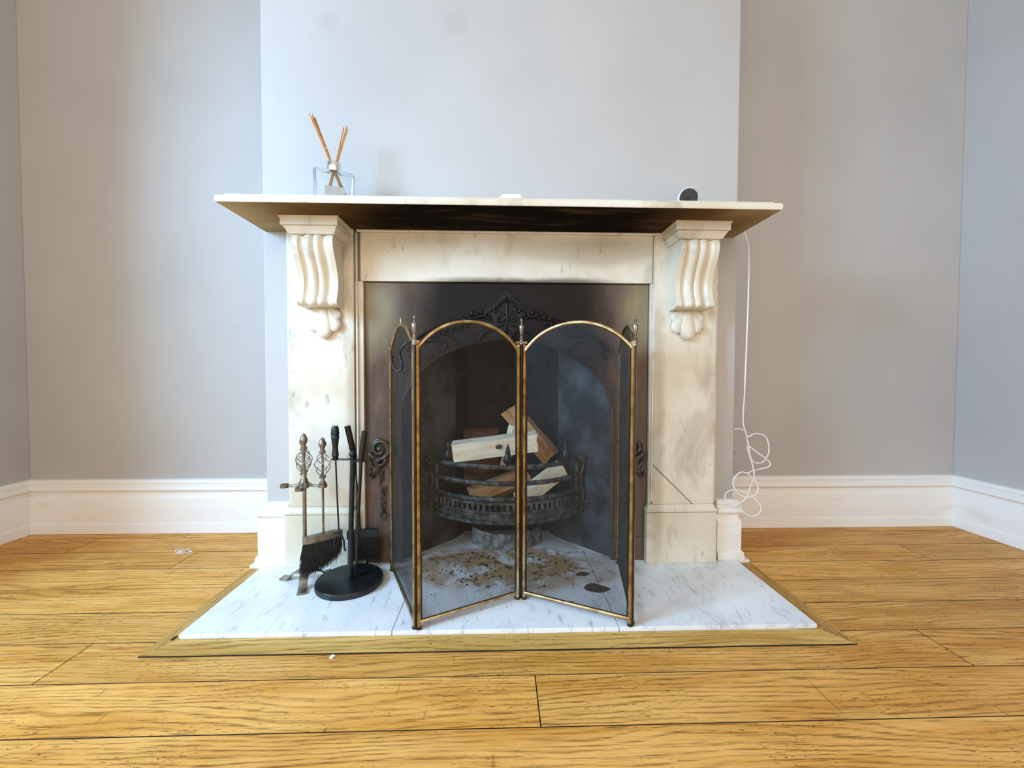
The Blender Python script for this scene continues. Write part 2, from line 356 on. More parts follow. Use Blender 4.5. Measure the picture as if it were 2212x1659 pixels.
# floor of oak boards
floor = struct(mk('floor', box(B(), XL - .1, XR + .1, YB, YA, ZF - .09, ZF - .0026), M_SUB))
rows = [-.6106 + (-.1305) * k for k in range(15, 0, -1)] + [-.6106, -.4795, -.3485, -.2220, -.0955, .0310, .1600, .2900, YA]
HX0, HX1, HY0 = -.8223, .7980, -.3409
BX0, BX1, BY0 = -.8670, .8490, -.4020
joints = {-.7411: [-1.5, 1.5], -.6106: [.0505], -.4795: [-1.02, 1.053], .0310: [-1.1455, 1.522], -.2220: [-1.75], -.0955: [1.86], -.3485: [1.80], .1600: [-1.62], .2900: [-1.3, 1.45]}
G = .0012
TONE = {(-.61, False): 1.08, (-.61, True): .98}      # the two boards meeting at the front joint differ in colour
tone_rnd = random.Random(21)
def plank(poly):
    cx = sum(p[0] for p in poly) / len(poly); cy = sum(p[1] for p in poly) / len(poly)
    bm = prism(B(), poly, 'z', ZF - .0025, ZF); bmesh.ops.recalc_face_normals(bm, faces=bm.faces)
    o = mk('plank', bm, M_OAK, floor, origin=(cx, cy, ZF)); t_ = TONE.get((round(min(p[1] for p in poly), 2), cx > 0), tone_rnd.uniform(.86, 1.06)); o.color = (t_, t_, t_, 1); o.data.materials.append(M_SUB)
    for f in o.data.polygons:
        if abs(f.normal.z) < .5: f.material_index = 1      # grimy joint faces
    return o
for k in range(len(rows) - 1):
    y0, y1 = rows[k], rows[k + 1]; ks = [j for j in joints if abs(j - y0) < 1e-4]
    js = list(joints[ks[0]]) if ks else [random.uniform(-1.2, 1.2)]
    xs = [XL] + sorted(js) + [XR]
    for a, b in zip(xs[:-1], xs[1:]):
        a += G; b -= G; c, d = y0 + G, y1 - G
        if d <= BY0 + .001: plank([(a, c), (b, c), (b, d), (a, d)])
        elif c < BY0:
            if a < BX0 and b > BX1: plank([(a, c), (b, c), (b, d), (BX1 + G, d), (BX1 + G, BY0 - G), (BX0 - G, BY0 - G), (BX0 - G, d), (a, d)])
            else: plank([(a, c), (b, c), (b, d), (a, d)])
        else:
            lx, rx = (BX0 - G, BX1 + G) if c < .03 else (XBL - .02, XBR + .02)
            if a < lx: plank([(a, c), (min(b, lx), c), (min(b, lx), d), (a, d)])
            if b > rx: plank([(max(a, rx), c), (b, c), (b, d), (max(a, rx), d)])

# mitred edging round the hearth
zt = ZF + .003
def grime(o):
    o.data.materials.append(M_SUB)
    for f in o.data.polygons:
        if abs(f.normal.z) < .3: f.material_index = 1
    return struct(o)
grime(mk('trim_1', prism(B(), [(BX0, BY0), (BX1, BY0), (HX1 + .001, HY0 - .001), (HX0 - .001, HY0 - .001)], 'z', ZF - .0025, zt), M_TRIMX))
grime(mk('trim_2', prism(B(), [(BX0, BY0 + .001), (HX0 - .001, HY0), (HX0 - .001, .0195), (BX0, .0195)], 'z', ZF - .0025, zt), M_TRIMY))
grime(mk('trim_3', prism(B(), [(BX1, BY0 + .001), (BX1, .0195), (HX1 + .001, .0195), (HX1 + .001, HY0)], 'z', ZF - .0025, zt), M_TRIMY))

# baseboards
PROF = [(0, .207), (.009, .207), (.015, .202), (.017, .192), (.013, .185), (.013, .181), (.019, .179), (.024, .172), (.024, .164), (.018, .157), (.014, .154), (.014, .141), (.019, .134), (.021, .128), (.021, .028), (.027, .024), (.028, .015), (.030, ZF + .001), (0, ZF + .001)]
def sweep(path, cuts):
    P = [Vector(p) for p in path]; n = len(P); mit = []
    nr = [Vector((d.y, -d.x)) for d in [(P[i + 1] - P[i]).normalized() for i in range(n - 1)]]
    for i in range(n):
        if i == 0: mit.append(nr[0])
        elif i == n - 1: mit.append(nr[-1])
        else: mit.append((nr[i - 1] + nr[i]) / (1 + nr[i - 1].dot(nr[i])))
    for name, i0, i1 in cuts:
        rings = [[(P[i].x + mit[i].x * d, P[i].y + mit[i].y * d, z) for d, z in PROF] for i in range(i0, i1 + 1)]
        struct(mk(name, loft(B(), rings), M_GLOSS, smooth=True))
sweep([(XL, YB), (XL, YA), (XBL, YA), (XBL, YW), (-.745, YW)], [('baseboard_left', 0, 1), ('baseboard_back_left', 1, 2), ('baseboard_breast_left', 2, 4)])
sweep([(.735, YW), (XBR, YW), (XBR, YA), (XR, YA), (XR, YB)], [('baseboard_breast_right', 0, 2), ('baseboard_back_right', 2, 3), ('baseboard_right', 3, 4)])
struct(mk('trim_4', prism(B(), [(XBL - .030, .0200), (XBL - .030, .20), (XBL - .046, .20), (XBL - .046, .0200)], 'z', ZF + .0005, ZF + .012), M_GLOSS, bev=.003))
struct(mk('trim_5', prism(B(), [(XBR + .030, .0200), (XBR + .030, .20), (XBR + .048, .20), (XBR + .048, .0200)], 'z', ZF + .0005, ZF + .012), M_GLOSS, bev=.003))

# ================================================================== HEARTH
hearth = thing('hearth', (0, -.15, 0), 'white veined marble hearth with soot and ash stains in front of the opening', 'hearth')
JL, JR, JB = -.2985, .2795, .104
g = .0009
def slab(poly): return mk('marble_slab', prism(B(), poly, 'z', ZF + .0005, 0.0), M_HEARTH, hearth, bev=.0012)
slab([(HX0, HY0), (JL - g, HY0), (JL - g, JB - g), (-.36, JB - g), (-.475, .0285), (-.475, .019), (HX0, .019)])
slab([(JL + g, HY0), (JR - g, HY0), (JR - g, JB - g), (JL + g, JB - g)])
slab([(JR + g, HY0), (HX1, HY0), (HX1, .019), (.475, .019), (.475, .0285), (.36, JB - g), (JR + g, JB - g)])
slab([(-.36, JB + g), (.36, JB + g), (.30, .30), (-.30, .30)])

# ================================================================== FIREPLACE SURROUND
fp = thing('fireplace_surround', (0, .03, 0), 'cream marble fireplace surround with scroll corbels and a smoke-stained frieze', 'fireplace')
# shelf: stacked rectangles with ogee edge, back against the breast
SX0, SX1, SY = -.822, .7915, -.190
rings = []
for ins, z in ((.006, 1.1240), (.0022, 1.1252), (.0, 1.1290), (.0, 1.1395), (.0015, 1.1435), (.0055, 1.1455), (.0130, 1.1457), (.0145, 1.1475), (.0165, 1.1530), (.0190, 1.1545)):
    rings.append([(SX0 + ins, SY + ins, z), (SX1 - ins, SY + ins, z), (SX1 - ins, YW - .0005, z), (SX0 + ins, YW - .0005, z)])
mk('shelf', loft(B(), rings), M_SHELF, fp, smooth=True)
mk('frieze', box(B(), -.4925, .4925, .020, YW - .0005, .956, 1.117), M_FRIEZE, fp, bev=.001)
bm = tube(B(), [(-.502, .014, 1.1195), (.502, .014, 1.1195)], .0045, 8); mk('bed_moulding', bm, M_CORB, fp, smooth=True)
for sx in (-1, 1):
    xo, xi, xf = (-.738, -.512, -.727) if sx < 0 else (.722, .497, .708)
    a, b = min(xf, xi), max(xf, xi)
    if sx < 0:
        pil = mk('pilaster', box(B(), a, b, .010, YW - .0005, .2005, 1.1235), M_MARB, fp, bev=.0012)
    else:
        pil = mk('pilaster', prism(B(), [(.497, .3365), (.6375, .2005), (b, .2005), (b, 1.1235), (a, 1.1235)], 'y', .010, YW - .0005), M_MARB, fp, bev=.0012)
        mk('repair_piece', prism(B(), [(.497, .3335), (.497, .2005), (.6345, .2005)], 'y', .0102, YW - .0005), M_MARB, pil, bev=.0012)
    mk('backing_strip', box(B(), min(xo, xf), max(xo, xf) , .026, YW - .0005, .2005, 1.1235), M_MARB, pil, bev=.0012)
    mk('slip', box(B(), *( (-.5105, -.4835) if sx < 0 else (.4845, .4955)), .0185, YW - .0005, 0.0, .9545), M_MARB, pil, bev=.0015)
    mk('slip_bead', tube(B(), [(sx * .5035 if sx < 0 else .4955, .0155, .21), (sx * .5035 if sx < 0 else .4955, .0155, 1.112)], .0032, 8), M_CORB, pil, smooth=True)
    p0, p1 = (-.743, -.509) if sx < 0 else (.4745, .7165)
    YP = YW - .0005
    foot = lambda d: [(p0 + d, d), (p1 - d, d), (p1 - d, YP), (p0 + d, YP)] if sx < 0 else [(p0 + d, d), (p1 - d, d), (p1 - d, YP), (.4835, YP), (.4835, .0255), (p0 + d, .0255)]   # laps over the iron plate's edge
    pl = mk('plinth', prism(B(), foot(0), 'z', .0002, .1745), M_MARB, fp, bev=.0015)
    rings = [[(x_, y_, z) for x_, y_ in foot(d)] for d, z in ((.003, .1748), (-.001, .177), (-.0015, .181), (.001, .186), (.006, .193), (.0085, .2000))]
    mk('plinth_moulding', loft(B(), rings), M_MARB, pl, smooth=True)
    # corbel
    cx = sx * .6055; hw = .0625
    prof = [(-.0740, 1.0745), (-.0790, 1.062), (-.0800, 1.050), (-.0765, 1.035), (-.0690, 1.018), (-.0590, 1.000), (-.0490, .981), (-.0415, .960), (-.0380, .940), (-.0390, .918), (-.0435, .900), (-.0490, .886), (-.0520, .875), (-.0490, .867), (-.0400, .8625), (-.0200, .8615)]
    prof = [(p.x, p.y) for p in cat([(a_, b_, 0) for a_, b_ in prof], 3)]
    NX = 36; rings = []
    def off(t):
        q = abs(t - .5) * 2
        if q < .05: return .005 * (1 - q / .05)
        if q < .38: return -.0045 * math.sin(PI * (q - .05) / .33) + .0
        if q < .70: return .0065 * math.sin(PI * (q - .38) / .32)
        return -.001
    for i, (y, z) in enumerate(prof):
        k = 1.0 if i < len(prof) - 5 else max(0.0, (len(prof) - 1 - i) / 5)
        rings.append([(cx - hw + 2 * hw * j / NX, y + off(j / NX) * k, z) for j in range(NX + 1)] + [(cx + hw, .0095, z), (cx - hw, .0095, z)])
    cb = mk('corbel', loft(B(), rings), M_CORB, fp, smooth=True)
    rings = []
    for d, z in ((.0165, 1.0752), (.0050, 1.0945), (.0075, 1.0950), (.0075, 1.0965), (-.0005, 1.0970), (-.0005, 1.1170), (-.0035, 1.1180), (-.0035, 1.1235)):
        rings.append([(cx - .0850 + d, -.1000 + d, z), (cx + .0850 - d, -.1000 + d, z), (cx + .0850 - d, .0095, z), (cx - .0850 + d, .0095, z)])
    mk('cap_block', loft(B(), rings), M_CORB, cb)
    bm = B()
    def lobe(ang, ln, wd, th, x0=0, y=0.0015):
        d = Vector((math.sin(ang), 0, -math.cos(ang))); s = Vector((math.cos(ang), 0, math.sin(ang)))
        base = Vector((cx + x0, y, .866)); rr = []
        for t in np.linspace(.04, 1, 12):
            w = wd * (.45 + .55 * math.sin(PI * min(t, .72) / 1.44)) * math.sqrt(max(1e-4, 1 - max(0, (t - .72) / .28) ** 2)); h = th * (.6 + .4 * t) * math.sqrt(max(1e-4, 1 - max(0, (t - .8) / .2) ** 2))
            c = base + d * ln * t
            rr.append([c + s * w * math.cos(2 * PI * k / 14) + Vector((0, -1, 0)) * h * math.sin(2 * PI * k / 14) for k in range(14)])
        loft(bm, rr)
    for s_ in (-1, 1): lobe(s_ * .92, .064, .019, .0085, s_ * .002, .004)
    for s_ in (-1, 1): lobe(s_ * .45, .090, .024, .0105, s_ * .004, .002)
    lobe(0, .106, .0265, .0130, 0, -.001)
    mk('shell_leaf', bm, M_CORB, cb, smooth='all')

# ================================================================== INSERT
ins = thing('fireplace_insert', (0, .04, 0), 'sooty brown cast-iron arched fireplace insert with scrolled relief ornament', 'fireplace')
YI, AW, AS, AH = .030, .362, .50, .265
arch = lambda x: AS + AH * math.sqrt(max(0.0, 1 - (x / AW) ** 2))
bm = B(); xs = [-.4805, -AW] + [AW * math.sin(PI / 2 * k / 20) for k in range(-19, 20)] + [AW, .4805]
top = [bm.verts.new((x, YI, .9525)) for x in xs]
bot = [bm.verts.new((x, YI, (.0 if abs(x) > AW + .001 else arch(x)) + .0006)) for x in xs]
for i in range(len(xs) - 1):
    if i == 0:
        v = bm.verts.new((xs[1], YI, .0006)); bm.faces.new((top[0], bot[0], v, bot[1], top[1]))
    elif i == len(xs) - 2:
        v = bm.verts.new((xs[-2], YI, .0006)); bm.faces.new((top[i], bot[i], v, bot[i + 1], top[i + 1]))
    else: bm.faces.new((top[i], bot[i], bot[i + 1], top[i + 1]))
r = bmesh.ops.extrude_face_region(bm, geom=list(bm.faces)); bmesh.ops.translate(bm, verts=[v for v in r['geom'] if isinstance(v, bmesh.types.BMVert)], vec=(0, .014, 0))
mk('face_plate', bm, M_INS, ins)
edge = [(-AW, YI, .09)] + [(-AW, YI, .09 + (AS - .09) * k / 6) for k in range(1, 6)] + [(AW * math.sin(PI / 2 * k / 20), YI, arch(AW * math.sin(PI / 2 * k / 20))) for k in range(-20, 21)] + [(AW, YI, .09 + (AS - .09) * k / 6) for k in range(5, -1, -1)]
mk('opening_bead', tube(B(), edge, .006, 8), M_INS, ins, smooth=True)
for sx in (-1, 1):
    a, b = sorted((sx * .4795, sx * (AW - .004)))
    mk('base_block', box(B(), a, b, YI - .004, YI - .0002, .0008, .082), M_INS, ins, bev=.0015)
    hood = cat([(sx * .345, YI - .001, .745), (sx * .302, YI - .001, .777), (sx * .200, YI - .001, .8225), (sx * .138, YI - .001, .838), (sx * .088, YI - .001, .8600)], 8)
    mk('hood_moulding', tube(B(), hood, .0035, 6), M_INS, ins, smooth=True)
# firebox lining
CX0, CY0, CX1, CY1 = .366, .046, .200, .225
for sx in (-1, 1):
    poly = [(sx * CX0, CY0), (sx * CX1, CY1), (sx * (CX1 + .012), CY1 + .008), (sx * (CX0 + .012), CY0 + .002)]
    mk('cheek', prism(B(), poly, 'z', .0006, .86), M_LINER, ins)
    mk('back_return', prism(B(), [(sx * CX1, CY1 + .001), (sx * .16, .310), (sx * .172, .318), (sx * (CX1 + .012), CY1 + .009)], 'z', .0006, .86), M_LINE, ins)
mk('back_plate', box(B(), -.17, .17, .312, .326, .0006, .86), M_LINE, ins)
mk('throat_plate', prism(B(), [(-.376, .048), (.376, .048), (.21, .232), (.17, .325), (-.17, .325), (-.21, .232)], 'z', .862, .874), M_LINE, ins)

def spiral(c, r0, turns, a0, sgn, n=36, shrink=.12, y=YI - .004):
    out = []
    for k in range(n + 1):
        t = k / n; rr = r0 * (1 - t * (1 - shrink)); a = a0 + sgn * 2 * PI * turns * t
        out.append((c[0] + rr * math.cos(a), y - .003 * t, c[1] + rr * math.sin(a)))
    return out
def taper(n, a, b): return [a + (b - a) * (k / (n - 1)) for k in range(n)]
def scroll(bm, c, r0, turns, a0, sgn, r, y=YI - .004, n=36):
    p = spiral(c, r0, turns, a0, sgn, n, .12, y); tube(bm, p, taper(len(p), r, r * .6), 8)
    ellip(bm, (c[0], y - .004, c[1]), (1, 0, 0), (0, 0, 1), (0, 1, 0), r * 1.25, r * 1.25, r, 10, 6)
def curl(bm, pts, r, r1=None, n=6, y=YI - .003):
    p = cat([(a, y, b) for a, b in pts], n); tube(bm, p, taper(len(p), r, r1 if r1 is not None else r * .4), 7)
def leaf(bm, c, ang, ln, wd, th=.005, y=YI - .002):
    ellip(bm, (c[0], y, c[1]), (math.cos(ang), 0, math.sin(ang)), (-math.sin(ang), 0, math.cos(ang)), (0, 1, 0), ln, wd, th, 10, 8)
# crest over the arch
bm = B()
prism(bm, [(-.0045, .934), (.020, .906), (.052, .872), (.080, .850), (.050, .842), (.035, .80), (.0, .752), (-.042, .80), (-.056, .842), (-.086, .853), (-.060, .874), (-.026, .906)], 'y', YI - .006, YI - .0002)
mk('crest_shield', bm, M_CREST, ins, bev=.002)
bm = B(); cx = -.004
tube(bm, [(cx, YI - .008, .905), (cx, YI - .010, .87), (cx, YI - .010, .83), (cx, YI - .006, .76)], [.003, .006, .0045, .002], 7)
for s in (-1, 1):
    scroll(bm, (cx + s * .024, .836), .020, 1.25, PI / 2, s, .0034, YI - .009)
    curl(bm, [(cx + s * .006, .896), (cx + s * .026, .884), (cx + s * .044, .868), (cx + s * .040, .856), (cx + s * .030, .862)], .005, .003, y=YI - .009)
    curl(bm, [(cx + s * .020, .880), (cx + s * .052, .862), (cx + s * .074, .846), (cx + s * .066, .834), (cx + s * .056, .842)], .0045, .0025, y=YI - .008)
    curl(bm, [(cx + s * .012, .812), (cx + s * .034, .806), (cx + s * .036, .790), (cx + s * .022, .792)], .004, .002, y=YI - .008)
    curl(bm, [(cx + s * .006, .792), (cx + s * .022, .780), (cx + s * .030, .768)], .004, .0015, y=YI - .008)
    curl(bm, [(cx + s * .070, .846), (cx + s * .100, .838), (cx + s * .140, .832), (cx + s * .165, .824)], .006, .002, y=YI - .005)
    for k, (dx, dz, an) in enumerate(((.088, .856, 1.2), (.104, .848, .6), (.118, .852, 1.9), (.128, .842, .9), (.150, .836, .2))): leaf(bm, (cx + s * dx, dz), an if s > 0 else PI - an, .011, .005)
    curl(bm, [(cx + s * .052, .796), (cx + s * .075, .788), (cx + s * .090, .772), (cx + s * .094, .755), (cx + s * .084, .742)], .0045, .003, y=YI - .005)
mk('crest_scrollwork', bm, M_CREST, ins, smooth='all')
for s in (-1, 1):
    bm = B()
    curl(bm, [(s * .335, .700), (s * .315, .735), (s * .280, .757), (s * .240, .760), (s * .212, .748), (s * .216, .736)], .005, .006)
    curl(bm, [(s * .345, .722), (s * .300, .772), (s * .240, .786), (s * .190, .772), (s * .165, .745)], .0035, .002)
    for k in range(9):
        t = k / 8; x = .13 + .20 * t; z = .818 - .055 * t - .02 * t * t
        scroll(bm, (s * x, z), .010, 1.1, 1.5 * k, s if k % 2 else -s, .0025, n=16)
        leaf(bm, (s * (x + .011), z - .012), .7 * k, .011, .004)
    mk('spandrel_scrollwork', bm, M_CREST, ins, smooth='all')
    # side scrolls with pendant drop
    bm = B(); c = (s * .4335, .392)
    scroll(bm, c, .0385, 1.75, -s * .4 + (0 if s > 0 else PI), -s, .0082, YI - .006, 60)
    scroll(bm, (s * .437, .352), .023, .9, PI / 2 + s * 1.2, s, .0080, YI - .005, 30)
    curl(bm, [(s * .470, .358), (s * .462, .338), (s * .446, .316), (s * .436, .296), (s * .434, .276), (s * .440, .270)], .006, .003)
    scroll(bm, (s * .461, .300), .012, 1.1, PI / 2, -s, .0035, YI - .004, 20)
    curl(bm, [(s * .470, .326), (s * .464, .314), (s * .470, .305), (s * .475, .312)], .004, .002)
    curl(bm, [(s * .424, .318), (s * .427, .300), (s * .424, .282)], .005, .002)
    ellip(bm, (c[0], YI - .001, c[1]), (1, 0, 0), (0, 0, 1), (0, 1, 0), .036, .036, .004, 20, 8)
    leaf(bm, (s * .443, .338), PI / 2, .030, .015, .005)
    leaf(bm, (s * .452, .312), PI / 2 + s * .5, .024, .010, .005)
    mk('side_scroll', bm, M_ORN, ins, smooth='all')
    bm = B()
    a, b = sorted((s * .4335, s * .4145))
    prism(bm, [(a, .262), (b, .262), (b - .003, .170), (a + .003, .170)], 'y', YI - .005, YI - .0002)
    for k in range(6): leaf(bm, (s * (.424 + .0025 * (-1) ** k), .252 - .014 * k), 1.2 * (-1) ** k, .006, .0035, .005, YI - .006)
    prism(bm, [(a - .002, .172), (b + .002, .172), (b - .004, .148), (a + .005, .148)], 'y', YI - .008, YI - .0002)
    mk('pendant_drop', bm, M_ORN, ins, smooth=True)

# ================================================================== GRATE
gr = thing('fire_grate', (0, .10, 0), 'bow-fronted cast-iron fire grate with three bars behind the mesh screen', 'grate')
def bow(z, n=28, hw=.258, yc=.035, ye=.150, dx=0.0):
    R_ = (hw ** 2 + (ye - yc) ** 2) / (2 * (ye - yc)); a = math.asin(hw / R_)
    return [((R_ + dx) * math.sin(a * (2 * k / n - 1)), yc + R_ - (R_ + dx) * math.cos(a * (2 * k / n - 1)), z) for k in range(n + 1)]
for z, r_ in ((.324, .0085), (.267, .0085), (.211, .0085)): mk('grate_bar', tube(B(), bow(z), r_, 8), M_IRON, gr, smooth=True)
bm = B(); arc = bow(0)
def band(bm, z0, z1, d0, d1):
    o = bow(0, dx=d0); i_ = bow(0, dx=d1)
    loft(bm, [[(p[0], p[1], z0), (p[0], p[1], z1), (q[0], q[1], z1), (q[0], q[1], z0)] for p, q in zip(o, i_)])
band(bm, .1620, .1700, .006, -.012); band(bm, .1500, .1615, .013, -.012); band(bm, .1400, .1495, .008, -.012); band(bm, .1285, .1395, .016, -.012)
mk('moulded_lip', bm, M_IRON, gr, smooth=True)
for k in range(1, 28):
    p = arc[k]; bm = box(B(), p[0] - .0045, p[0] + .0045, p[1] - .002, p[1] + .006, .1702, .1915); mk('fret_tooth', bm, M_IRON, gr)
bm = B(); band(bm, .1917, .2000, .003, -.007); mk('fret_rail', bm, M_IRON, gr, smooth=True)
for sx in (-1, 1):
    mk('end_post', box(B(), sx * .262 - .006, sx * .262 + .006, .1485, .160, .1290, .336), M_IRON, gr, bev=.002)
    bm = B(); scroll(bm, (sx * .279, .335), .016, 1.5, 0, sx, .004, .120); curl(bm, [(sx * .284, .315), (sx * .272, .26), (sx * .282, .20), (sx * .272, .14)], .006, .004, y=.124)
    scroll(bm, (sx * .284, .165), .012, 1.3, 0, -sx, .003, .120); mk('cheek_ornament', bm, M_ORN, gr, smooth='all')
    mk('side_rod', tube(B(), [(sx * .262, .154, .171), (sx * .30, .115, .176)], .005, 8), M_IRON, gr, smooth=True)
for x in (-.205, 0, .205):
    q = min(arc, key=lambda p: abs(p[0] - x))
    mk('grate_finial', lathe(B(), [(.005, 0), (.010, .004), (.016, .014), (.0165, .022), (.011, .034), (.0085, .040), (.0095, .044), (.0065, .060), (.0035, .068), (.0, .074)], (q[0], q[1], .3315), 14), M_BLACK, gr, smooth=True)
mk('fire_basket_floor', prism(B(), [(p[0] * .93, p[1] + .012) for p in arc[1:-1]] + [(.19, .225), (.15, .300), (-.15, .300), (-.19, .225)], 'z', .1400, .1500), M_IRON, gr)
bm = B()
for k in range(13):
    pass
ac = [(.150 * math.sin(a), .245 - .135 * math.cos(a)) for a in np.linspace(-1.15, 1.15, 15)]
loft(bm, [[(x, y, .0006), (x * .97, y + .010, .056), (x * .93, y + .016, .056), (x * .95, y + .010, .0006)] for x, y in ac])
mk('ash_cover', bm, M_ASHC, gr, smooth=True)

# firewood
def log(label, p0, p1, sect, mat, twist=0.0, rough=.004, seed=1, cuts=7, extra=None):
    rnd = random.Random(seed); p0, p1 = Vector(p0), Vector(p1); ax = (p1 - p0).normalized()
    up = Vector((0, 0, 1)); u = up.cross(ax).normalized(); v = ax.cross(u)
    fine = []
    n0 = len(sect)
    for i in range(n0):
        a, b = sect[i], sect[(i + 1) % n0]
        for j in range(3): fine.append((a[0] + (b[0] - a[0]) * j / 3, a[1] + (b[1] - a[1]) * j / 3))
    ph = [rnd.uniform(-1, 1) for _ in fine]
    rings = []; ca, sa = math.cos(twist), math.sin(twist)
    for i in range(cuts + 1):
        t = i / cuts; c = p0.lerp(p1, t)
        ring = []
        for (a, b), q in zip(fine, ph):
            k = 1 + q * .05 + rnd.uniform(-.02, .02)
            x, y = (a * ca - b * sa) * k, (a * sa + b * ca) * k
            ring.append(c + u * x + v * y + ax * (rnd.uniform(-1, 1) * rough if i in (0, cuts) else 0))
        rings.append(ring)
    bm = loft(B(), rings)
    o = mk('firewood_log', bm, mat, None, smooth=True)
    mid = (p0 + p1) / 2
    # own axes for the grain: bake the frame into the object matrix
    Mx = Matrix(((ax.x, u.x, v.x, mid.x), (ax.y, u.y, v.y, mid.y), (ax.z, u.z, v.z, mid.z), (0, 0, 0, 1)))
    o.data.transform(Mx.inverted()); o.matrix_world = Mx; o['_w'] = tuple(mid)
    tag(o, label, 'log', 'firewood in the grate')
    return o, Mx
wedge = [(-.040, -.034), (.044, -.030), (.036, .012), (.004, .042), (-.034, .022)]
o1, M1 = log('pale split log with a dark knot lying across the top bar', (-.195, .106, .368), (.105, .110, .406), [(-.038, -.033), (.032, -.036), (.046, -.004), (.026, .032), (-.036, .030)], M_LOGW, 0.10, .004, 3)
bm = ellip(B(), (-.031, .0655, .390), (1, 0, .15), (0, 0, 1), (0, 1, 0), .012, .008, .0035, 12, 8)
kn = mk('wood_knot', bm, M_KNOT); kn.parent = o1; kn.matrix_parent_inverse = M1.inverted()
log('brown bark-covered log leaning steeply over the pale logs', (.012, .236, .508), (.172, .196, .325), [(-.030, -.032), (.026, -.034), (.040, .0), (.024, .032), (-.026, .030)], M_LOGT, .1, .006, 5)
log('reddish bark log half hidden behind the pale log', (-.168, .232, .400), (-.038, .250, .402), [(-.022, -.182), (.022, -.182), (.030, -.08), (.030, .008), (.010, .030), (-.026, .024), (-.026, -.08)], M_BARK, 0, .008, 8)
log('pale log end standing upright behind the knotted log', (-.012, .176, .292), (.022, .178, .452), [(a_ * .46, b_ * .46) for a_, b_ in wedge], M_LOGW, .6, .004, 11)
log('tan split log low in the grate behind the middle bar', (-.135, .115, .197), (.075, .185, .258), wedge, M_LOGT, .9, .005, 13)
log('pale split log slanting down behind the lower bars', (.205, .165, .290), (.040, .096, .186), [(-.030, -.030), (.030, -.030), (.034, .010), (.0, .034), (-.030, .020)], M_LOGW, .3, .005, 17)
log('short brown log resting on the floor of the grate', (-.12, .200, .184), (.10, .236, .186), [(-.026, -.032), (.030, -.030), (.034, .008), (.0, .032), (-.030, .016)], M_LOGT, .0, .005, 19)
log('thin dark stick lying under the logs', (-.212, .176, .163), (-.165, .118, .165), [(-.010, -.010), (.010, -.010), (.012, .006), (0, .012), (-.010, .006)], M_BARK, 0, .004, 23)

# ash and flakes on the marble
rnd = random.Random(4); bm = B()
for k in range(170):
    x = rnd.gauss(0, .17); y = rnd.gauss(.0, .085)
    if not (-.28 < x < .30 and -.26 < y < .10) or math.hypot(x - .262, y + .155) < .050 or math.hypot(x - .240, y + .070) < .034: continue
    a = rnd.uniform(0, 6.3); s = rnd.uniform(.002, .006) * (1 if rnd.random() < .85 else 1.8)
    prism(bm, [(x + s * rnd.uniform(.5, 1) * math.cos(a + q), y + s * rnd.uniform(.4, .9) * math.sin(a + q)) for q in (0, 1.1, 2.3, 3.4, 4.4, 5.4)], 'z', .0003, .0003 + rnd.uniform(.0008, .002))
o = mk('ash_fragments', bm, M_FLAKE); o['kind'] = 'stuff'; tag(o, 'scattered charred ash fragments on the marble behind the screen', 'ash')
def flake(label, cx, cy, ra, rb, rot, seed):
    rr = random.Random(seed); pts = []
    for k in range(16):
        a = 2 * PI * k / 16; q = 1 + rr.uniform(-.12, .1) + (.22 if k in (0,) else 0)
        x, y = ra * q * math.cos(a), rb * q * math.sin(a); pts.append((cx + x * math.cos(rot) - y * math.sin(rot), cy + x * math.sin(rot) + y * math.cos(rot)))
    tag(mk('charred_flake', prism(B(), pts, 'z', .0003, .0022), M_FLAKE, bev=.0006), label, 'ash flake')
flake('large dark brown charred flake on the right marble joint', .262, -.155, .034, .025, -.15, 2)
flake('smaller olive-brown charred flake behind the large one', .240, -.070, .020, .012, .1, 5)

